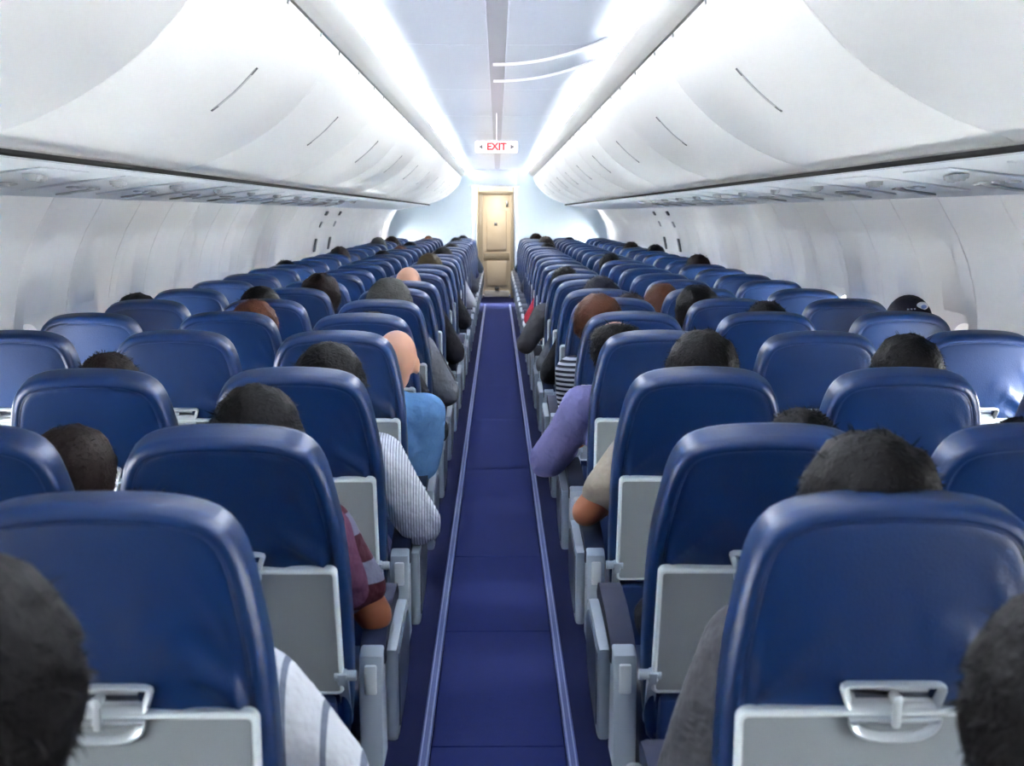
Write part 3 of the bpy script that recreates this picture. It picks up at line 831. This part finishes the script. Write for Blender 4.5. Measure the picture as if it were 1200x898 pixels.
def build_pose(P):
    q = pose_pts(P); bm = bmesh.new()
    capsule(bm, q['pel'], .115, q['wa'], .105, 1.25); capsule(bm, q['wa'], .105, q['ch'], .115, 1.3); capsule(bm, q['ch'], .112, q['uc'], .085, 1.4)
    capsule(bm, q['uc'], .07, q['nk'], .052); capsule(bm, q['nk'], .052, q['hd'] + Vector((0, -.01, -.03)), .052)
    capsule(bm, q['sA'], .058, q['sB'], .058)
    for s_, e_, w_ in (('sA', 'eA', 'wA'), ('sB', 'eB', 'wB')):
        capsule(bm, q[s_], .055, q[e_], .042); capsule(bm, q[e_], .042, q[w_], .028)
        f = (q[w_] - q[e_]).normalized(); side = Vector((f.y, -f.x, 0)).normalized(); up = Vector((0, 0, 1))
        palm = q[w_] + f * .05
        ball(bm, palm, (.042, .048, .018), Matrix((side, f, up)).transposed())
        inward = 1 if s_ == 'sA' else -1
        for k, (off, ln) in enumerate(((-.030, .062), (-.010, .072), (.010, .068), (.030, .054))):
            b0 = palm + side * off * inward + f * .035
            k1 = b0 + f * ln * .5 + up * .004; k2 = k1 + f * ln * .45 - up * .022
            capsule(bm, b0, .0095, k1, .009, n=8); capsule(bm, k1, .009, k2, .0075, n=8)
        t0 = palm + side * inward * -.034 - f * .015; t1 = t0 + side * inward * -.022 + f * .030 - up * .006; t2 = t1 + f * .026 - up * .008
        capsule(bm, t0, .012, t1, .010, n=8); capsule(bm, t1, .010, t2, .008, n=8)
    for s_ in (-1, 1):
        h, k, a = Vector((s_ * .085, .17, .50)), Vector((s_ * .105, .55, .50)), Vector((s_ * .105, .53, .11))
        capsule(bm, h, .085, k, .058); capsule(bm, k, .056, a, .036); capsule(bm, a, .036, a + Vector((0, .14, -.06)), .030)
    Hm = head_rot(P); H = q['hd']
    def hb(c, r, rr=None): ball(bm, H + Hm @ Vector(c), r, Hm @ rr if rr else Hm)
    hb((0, -.012, .018), (.073, .092, .090)); hb((0, .030, -.035), (.055, .060, .072)); hb((0, .048, -.078), (.032, .030, .026))
    hb((0, .092, -.018), (.012, .020, .024), Matrix.Rotation(R(15), 3, 'X')); hb((0, .100, -.030), (.016, .012, .010))
    hb((0, .084, -.058), (.024, .011, .006)); hb((0, .082, -.066), (.020, .011, .006)); hb((0, .076, .022), (.050, .012, .010))
    for s_ in (-1, 1): hb((s_ * .076, .000, -.012), (.010, .020, .032)); hb((s_ * .036, .064, -.026), (.020, .018, .022))
    body = fuse('body', bm, .008, 5, SK['tan'])
    def shirt(long_):
        b2 = bmesh.new(); e = .012
        capsule(b2, q['pel'] + Vector((0, 0, .02)), .118 + e, q['wa'], .110 + e, 1.28); capsule(b2, q['wa'], .110 + e, q['ch'], .116 + e, 1.3); capsule(b2, q['ch'], .114 + e, q['uc'], .084 + e, 1.4)
        capsule(b2, q['uc'] + Vector((0, 0, .01)), .066 + e, q['nk'] + Vector((0, 0, -.012)), .050 + e)
        capsule(b2, q['sA'], .060 + e, q['sB'], .060 + e)
        for s_, e_, w_ in (('sA', 'eA', 'wA'), ('sB', 'eB', 'wB')):
            if long_:
                capsule(b2, q[s_], .060 + e, q[e_], .050 + e); capsule(b2, q[e_], .048 + e, q[e_].lerp(q[w_], .88), .030 + e)
            else: capsule(b2, q[s_], .062 + e, q[s_].lerp(q[e_], .66), .052 + e)
        for v in b2.verts:
            v.co += Vector((noise.noise(v.co * 9), noise.noise(v.co * 9 + Vector((5, 0, 0))), 0)) * .014 + Vector((noise.noise(v.co * 24), 0, noise.noise(v.co * 22 + Vector((0, 3, 0))))) * .008
        return fuse('shirt', b2, .012, 3, CL['white'])
    b3 = bmesh.new()
    for s_ in (-1, 1):
        h, k, a = Vector((s_ * .085, .17, .50)), Vector((s_ * .105, .55, .505)), Vector((s_ * .105, .54, .15))
        capsule(b3, h, .098, k, .072); capsule(b3, k, .070, a, .058)
    capsule(b3, (-.06, .15, .51), .115, (.06, .15, .51), .115)
    tro = fuse('trousers', b3, .014, 4, CL['denim'])
    b4 = bmesh.new()
    for s_ in (-1, 1): capsule(b4, (s_ * .105, .52, .055), .046, (s_ * .105, .68, .042), .040)
    sho = fuse('shoes', b4, .012, 2, CL['black'])
    b5 = bmesh.new()
    for s_ in (-1, 1):
        c = H + Hm @ Vector((s_ * .031, .077, .001)); ball(b5, c, (.012, .008, .007), Hm)
    eyes = bm_mesh('eyes', b5, [M['eye']])
    return dict(body=body, long=shirt(True), short=shirt(False), trousers=tro, shoes=sho, eyes=eyes, head=H, rot=Hm.to_euler())
BODY = {k: build_pose(P) for k, P in POSES.items()}

def hair_mesh(kind, seed):
    rnd = random.Random(seed); vs, fs = [], []
    NU, NV = 40, 24
    th = {'short': .016, 'fluffy': .030, 'thick': .024, 'long': .026, 'balding': .012, 'side': .012, 'cap': .018}[kind]
    def cover(d):
        """how far inside the hairline a direction lies (>0 inside)"""
        back = -d.y
        line = -.62 + 0 if back > .2 else None
        low = -.60 if back >= .15 else (-.60 + (.15 - back) * 1.0)
        if back < -.55: low = max(low, .42)
        if kind == 'long': low = -.95 if back > .0 else low
        c = (d.z - low)
        if kind == 'balding':                              # bare crown
            c = min(c, (Vector((d.x * .9, d.y - .1, d.z - .98)).length - .62))
        if kind == 'side': c = min(c, .22 - d.z)
        return c
    def rad(d): return 1 / math.sqrt((d.x / .076) ** 2 + (d.y / .094) ** 2 + (d.z / .094) ** 2)
    for j in range(NV + 1):
        v = math.pi * j / NV
        for i in range(NU):
            u = 2 * math.pi * i / NU
            d = Vector((math.sin(v) * math.cos(u), math.sin(v) * math.sin(u), math.cos(v)))
            c = cover(d); k = max(-.5, min(1, c * 6))
            nz = noise.noise(d * 3.2 + Vector((seed, 0, 0))) * .5 + noise.noise(d * 8 + Vector((0, seed, 0))) * .35
            r = rad(d) + th * k + (th * .55 * nz if k > 0 else 0)
            p = d * r
            if kind == 'long' and d.z < -.2 and -d.y > 0: p.z -= .10 * min(1, (-d.z - .2) * 2); p.x *= 1.1
            if kind == 'fluffy' and d.z > 0: p.z += .010 * d.z
            vs.append(p + Vector((0, -.012, .018)))
    for j in range(NV):
        for i in range(NU):
            a, b = j * NU + i, j * NU + (i + 1) % NU; fs.append((a, b, b + NU, a + NU))
    keep = [f for f in fs if max(cover(((vs[i] - Vector((0, -.012, .018))).normalized())) for i in f) > -.10]
    fs = keep
    n_bl = 0 if kind == 'cap' else (2600 if kind in ('fluffy', 'short', 'thick') else 1500)
    for _ in range(n_bl):
        z = rnd.uniform(-.7, 1); a = rnd.uniform(0, 2 * math.pi); s_ = math.sqrt(1 - z * z); d = Vector((s_ * math.cos(a), s_ * math.sin(a), z))
        if cover(d) < .04: continue
        base = d * (rad(d) + th * .5) + Vector((0, -.012, .018))
        if kind == 'long' and d.z < -.2 and -d.y > 0: continue
        crown = Vector((.1, -.55, .83)); flow = (d - crown * .9); flow -= d * flow.dot(d)
        if flow.length < 1e-3: continue
        flow.normalize(); rv = Vector((rnd.gauss(0, 1), rnd.gauss(0, 1), rnd.gauss(0, 1))) * .35
        dr = (flow + d * (.55 if kind == 'fluffy' else .28) + rv).normalized(); ln = rnd.uniform(.6, 1.3) * (.034 if kind == 'fluffy' else .026)
        sd = dr.cross(d).normalized() * .0016; k0 = len(vs)
        tip = base + dr * ln; mid = base + dr * ln * .55 + d * .004
        vs += [base - sd, base + sd, mid + sd * .7, mid - sd * .7, tip]
        fs += [(k0, k0 + 1, k0 + 2, k0 + 3), (k0 + 3, k0 + 2, k0 + 4)]
    return mesh_from('hair', vs, fs, [HM['black']])
HAIR = {}
for i, k in enumerate(('short', 'fluffy', 'thick', 'long', 'balding', 'side')): HAIR[k] = hair_mesh(k, i + 1)
def cap_mesh():
    vs, fs = [], []; NU, NV = 32, 10
    for j in range(NV + 1):
        v = math.pi * .56 * j / NV
        for i in range(NU):
            u = 2 * math.pi * i / NU; d = Vector((math.sin(v) * math.cos(u), math.sin(v) * math.sin(u), math.cos(v)))
            r = 1 / math.sqrt((d.x / .090) ** 2 + (d.y / .106) ** 2 + (d.z / .108) ** 2); vs.append(d * r + Vector((0, -.012, .022)))
    for j in range(NV):
        for i in range(NU): a, b = j * NU + i, j * NU + (i + 1) % NU; fs.append((a, b, b + NU, a + NU))
    bm = bmesh.new(); bm.from_mesh(mesh_from('t', vs, fs, []))
    bmesh.ops.remove_doubles(bm, verts=bm.verts, dist=.0005)
    P = [(x, y) for x, y in ((-.07, .075), (-.072, .12), (-.05, .165), (0, .180), (.05, .165), (.072, .12), (.07, .075))]
    a = [bm.verts.new((x, y, .018 - abs(x) * .25)) for x, y in P]; b = [bm.verts.new((x, y, .013 - abs(x) * .25)) for x, y in P]
    bm.faces.new(a); bm.faces.new(b[::-1])
    for i in range(len(P)): bm.faces.new((a[i], b[i], b[(i + 1) % len(P)], a[(i + 1) % len(P)]))
    return bm_mesh('cap', bm, [HM['navy']], angle=40)
CAP = cap_mesh()

def set_mat(o, m):
    o.material_slots[0].link = 'OBJECT'; o.material_slots[0].material = m
PANTS = ['denim', 'black', 'navy', 'charcoal']
def person(side, r, c, pose, hair, hcol, shirt, sleeve, skin, label, hx=0, top=1.17, pants=None):
    sg = -1 if side == 'L' else 1
    B = BODY[pose]
    sc = top / (1.185 if hair == 'bald' else 1.215 if hair == 'fluffy' else 1.205)
    t = thing('person', label, 'person', (sg * (XC[c] + hx - 1.7 * POSES[pose]['lean'] * sc), row_y(r), 0), 'seated passengers', me=B['body'])
    t.scale = (sg * sc, sc, sc); set_mat(t, SK[skin])
    q = obj('shirt', B[sleeve], t); set_mat(q, CL[shirt])
    q = obj('trousers', B['trousers'], t); set_mat(q, CL[pants or random.choice(PANTS)])
    obj('shoes', B['shoes'], t); obj('eyes', B['eyes'], t)
    if hair == 'cap':
        h = obj('hair', HAIR['side'], t, B['head'], B['rot']); set_mat(h, HM['black'])
        h = obj('cap', CAP, t, B['head'], B['rot'])
        # print on the back of the cap: pale roundel with a small blue centre and a line of tiny marks
        bm = bmesh.new(); ret = bmesh.ops.create_uvsphere(bm, u_segments=14, v_segments=8, radius=1)
        bmesh.ops.transform(bm, matrix=Matrix.Translation((.020, -.098, .083)) @ Matrix.Diagonal((.024, .010, .016, 1)), verts=ret['verts'])
        l_ = obj('cap_emblem', bm_mesh('cap_emblem', bm, [M['white_logo']]), h); l_['label'] = 'pale round emblem on the cap'
        bm = bmesh.new(); ret = bmesh.ops.create_uvsphere(bm, u_segments=12, v_segments=8, radius=1)
        bmesh.ops.transform(bm, matrix=Matrix.Translation((.022, -.103, .080)) @ Matrix.Diagonal((.013, .008, .009, 1)), verts=ret['verts'])
        obj('cap_emblem', bm_mesh('cap_emblem', bm, [M['blue_logo']]), h)
        bm = bmesh.new()
        for k in range(3): add_box(bm, (-.014 - k * .012, -.105 + k * .003, .070 - k * .001), (.006, .006, .005), 0)
        obj('cap_print', bm_mesh('cap_print', bm, [M['white_logo']]), h)
    elif hair != 'bald':
        h = obj('hair', HAIR[hair], t, B['head'], B['rot']); set_mat(h, HM[hcol])
    return t
P = person
# nearest people, closest first: hx = head offset from the seat's middle (away from the aisle), top = height of the crown
P('L', 0, 'C', 'rest', 'thick', 'black', 'navy', 'short', 'brown', 'person with black hair cut off at the bottom left corner', hx=-.085, top=1.235)
P('R', 0, 'C', 'rest', 'thick', 'black', 'navy', 'short', 'tan', 'person with black hair cut off at the right edge, low', hx=-.045, top=1.205)
P('L', 1, 'C', 'elbow', 'short', 'black', 'grey_white', 'short', 'brown', 'person in a white T-shirt with grey stripes, arm beside the nearest left seat', hx=-.03, top=1.125)
P('R', 1, 'C', 'rest', 'thick', 'black', 'charcoal', 'long', 'tan', 'person with wide black hair in a charcoal sleeve, first right aisle seat', hx=.0, top=1.20)
P('L', 2, 'C', 'lean', 'fluffy', 'black', 'plaid', 'short', 'tan', 'person with bushy black hair in a maroon plaid shirt', hx=-.005, top=1.14)
P('R', 2, 'C', 'elbow', 'short', 'black', 'black', 'long', 'tan', 'person in a black long sleeve, second row right of the aisle', hx=.12, top=1.10)
P('L', 3, 'C', 'lean', 'fluffy', 'black', 'pinstripe', 'long', 'tan', 'person with tousled black hair in a white pinstriped shirt', hx=-.054, top=1.15)
P('R', 3, 'C', 'elbow', 'thick', 'black', 'beige', 'short', 'tan', 'person with round black hair in a beige shirt, elbow on armrest', hx=.036, top=1.187)
P('L', 4, 'C', 'bend', 'bald', '', 'light_blue', 'long', 'light', 'bald person in a light blue shirt leaning into the aisle', hx=-.175, top=1.12)
P('R', 4, 'C', 'wide', 'balding', 'black', 'lavender', 'long', 'tan', 'balding dark-haired person in a lavender shirt leaning into the aisle', hx=-.115, top=1.17)
P('L', 5, 'C', 'lean', 'short', 'black', 'black', 'long', 'tan', 'person in a black sleeve ahead of the bald person', hx=-.02, top=1.125)
P('R', 5, 'C', 'bend', 'thick', 'brown', 'check', 'long', 'tan', 'brown-haired person in a black and white checked sleeve', hx=-.115, top=1.185)
P('L', 6, 'C', 'lean', 'fluffy', 'grey', 'grey', 'long', 'tan', 'grey-haired person in a grey sleeve, sixth row left aisle', hx=-.02, top=1.205)
P('R', 6, 'C', 'lean', 'short', 'dark_brown', 'white', 'short', 'tan', 'dark brown-haired person in white, sixth row right aisle', hx=.09, top=1.147)
P('L', 8, 'C', 'lean', 'bald', '', 'black', 'long', 'light', 'bald person in a black sleeve, eighth row left aisle', hx=0, top=1.20)
P('L', 7, 'C', 'lean', 'short', 'black', 'charcoal', 'long', 'tan', 'person in a charcoal sleeve, seventh row left aisle', hx=0, top=1.11)
P('R', 7, 'C', 'lean', 'short', 'navy', 'black', 'long', 'tan', 'person with flat dark hair, seventh row right aisle', hx=.018, top=1.186)
P('L', 11, 'C', 'lean', 'thick', 'olive', 'black', 'long', 'tan', 'olive brown-haired person in black, eleventh row left aisle', hx=0, top=1.20)
P('L', 2, 'B', 'rest', 'long', 'dark_brown', 'navy', 'long', 'tan', 'long dark-haired person seen right of the second left middle seat', hx=-.13, top=1.06)
P('L', 3, 'B', 'rest', 'short', 'dark_brown', 'grey', 'long', 'tan', 'person whose brown hair just shows above the third left middle seat', hx=.024, top=1.135)
P('L', 5, 'B', 'tilt', 'thick', 'brown', 'navy', 'long', 'tan', 'brown-haired person tilting towards the aisle, fifth row left middle', hx=-.057, top=1.163)
P('L', 6, 'B', 'rest', 'fluffy', 'black', 'black', 'long', 'tan', 'black-haired person, sixth row left middle seat', hx=.049, top=1.167)
P('L', 7, 'B', 'tilt', 'fluffy', 'dark_brown', 'white', 'long', 'tan', 'bushy dark-haired person tilted to the aisle, seventh row left middle', hx=-.10, top=1.19)
P('L', 6, 'A', 'tuck', 'long', 'black', 'black', 'long', 'tan', 'black-haired person leaning to the window, sixth row left', hx=.09, top=1.14)
P('L', 11, 'A', 'tuck', 'short', 'black', 'grey', 'long', 'tan', 'black-haired person by the window, eleventh row left', hx=.06, top=1.155)
P('R', 3, 'B', 'rest', 'thick', 'black', 'navy', 'short', 'tan', 'black-haired person ahead of the third right middle seat', hx=.085, top=1.175)
P('R', 2, 'B', 'rest', 'short', 'black', 'charcoal', 'long', 'tan', 'person whose hair barely shows above the second right middle seat', hx=.08, top=1.08)
P('R', 5, 'A', 'tuck', 'cap', '', 'grey', 'long', 'tan', 'person in a black cap with a pale round emblem by the window', hx=.08, top=1.185)
P('R', 5, 'B', 'rest', 'short', 'black', 'white', 'short', 'tan', 'black-haired person, fifth row right middle seat', hx=.034, top=1.164)
P('R', 6, 'B', 'tilt', 'long', 'black', 'black', 'long', 'tan', 'long black-haired person, sixth row right middle seat', hx=-.104, top=1.177)
P('R', 7, 'B', 'tilt', 'long', 'brown', 'beige', 'long', 'tan', 'long brown-haired person, seventh row right middle seat', hx=-.16, top=1.14)
far = [('L', 9, 'C', 'short', 'dark_brown', 0, 1.12), ('L', 14, 'C', 'fluffy', 'black', 0, 1.18), ('L', 17, 'C', 'short', 'dark_brown', 0, 1.17), ('L', 21, 'C', 'short', 'black', .05, 1.18),
       ('L', 14, 'A', 'thick', 'dark_brown', -.06, 1.19), ('L', 14, 'B', 'short', 'black', .05, 1.16), ('L', 19, 'A', 'fluffy', 'grey', -.06, 1.20), ('L', 18, 'B', 'thick', 'black', 0, 1.17),
       ('L', 21, 'A', 'thick', 'dark_brown', -.10, 1.19), ('L', 16, 'B', 'thick', 'brown', 0, 1.16), ('L', 23, 'C', 'short', 'black', 0, 1.18), ('L', 23, 'B', 'bald', '', 0, 1.18), ('L', 12, 'C', 'short', 'black', 0, 1.11),
       ('R', 9, 'C', 'short', 'black', -.08, 1.17), ('R', 12, 'C', 'thick', 'black', 0, 1.12), ('R', 20, 'C', 'fluffy', 'dark_brown', .12, 1.20), ('R', 23, 'C', 'fluffy', 'dark_brown', .06, 1.20), ('R', 12, 'B', 'short', 'black', -.10, 1.18),
       ('R', 17, 'C', 'thick', 'black', .05, 1.17), ('R', 11, 'A', 'thick', 'dark_brown', -.02, 1.19), ('R', 15, 'A', 'thick', 'black', .04, 1.19), ('R', 17, 'A', 'short', 'dark_brown', -.04, 1.19), ('R', 22, 'B', 'short', 'black', 0, 1.17), ('R', 8, 'C', 'short', 'black', 0, 1.10)]
for k, (sd, r, c, hr, hc, hx, top) in enumerate(far):
    sh = ['black', 'white', 'grey', 'navy', 'check', 'charcoal', 'light_blue', 'grey'][k % 8]
    if (sd, r, c) == ('R', 12, 'C'): sh = 'red'
    shn = {'check': 'a checked shirt'}.get(sh, sh.replace('_', ' '))
    lab = '%s person in %s, %s row %s %s seat' % ('bald' if hr == 'bald' else hc.replace('_', ' ') + '-haired', shn, ORD[r], 'left' if sd == 'L' else 'right', COLN[c])
    P(sd, r, c, 'lean' if c == 'C' else 'tuck' if c == 'A' else 'rest', hr, hc, sh, 'long', ('tan', 'light', 'brown')[k % 3], lab, hx=hx, top=top)
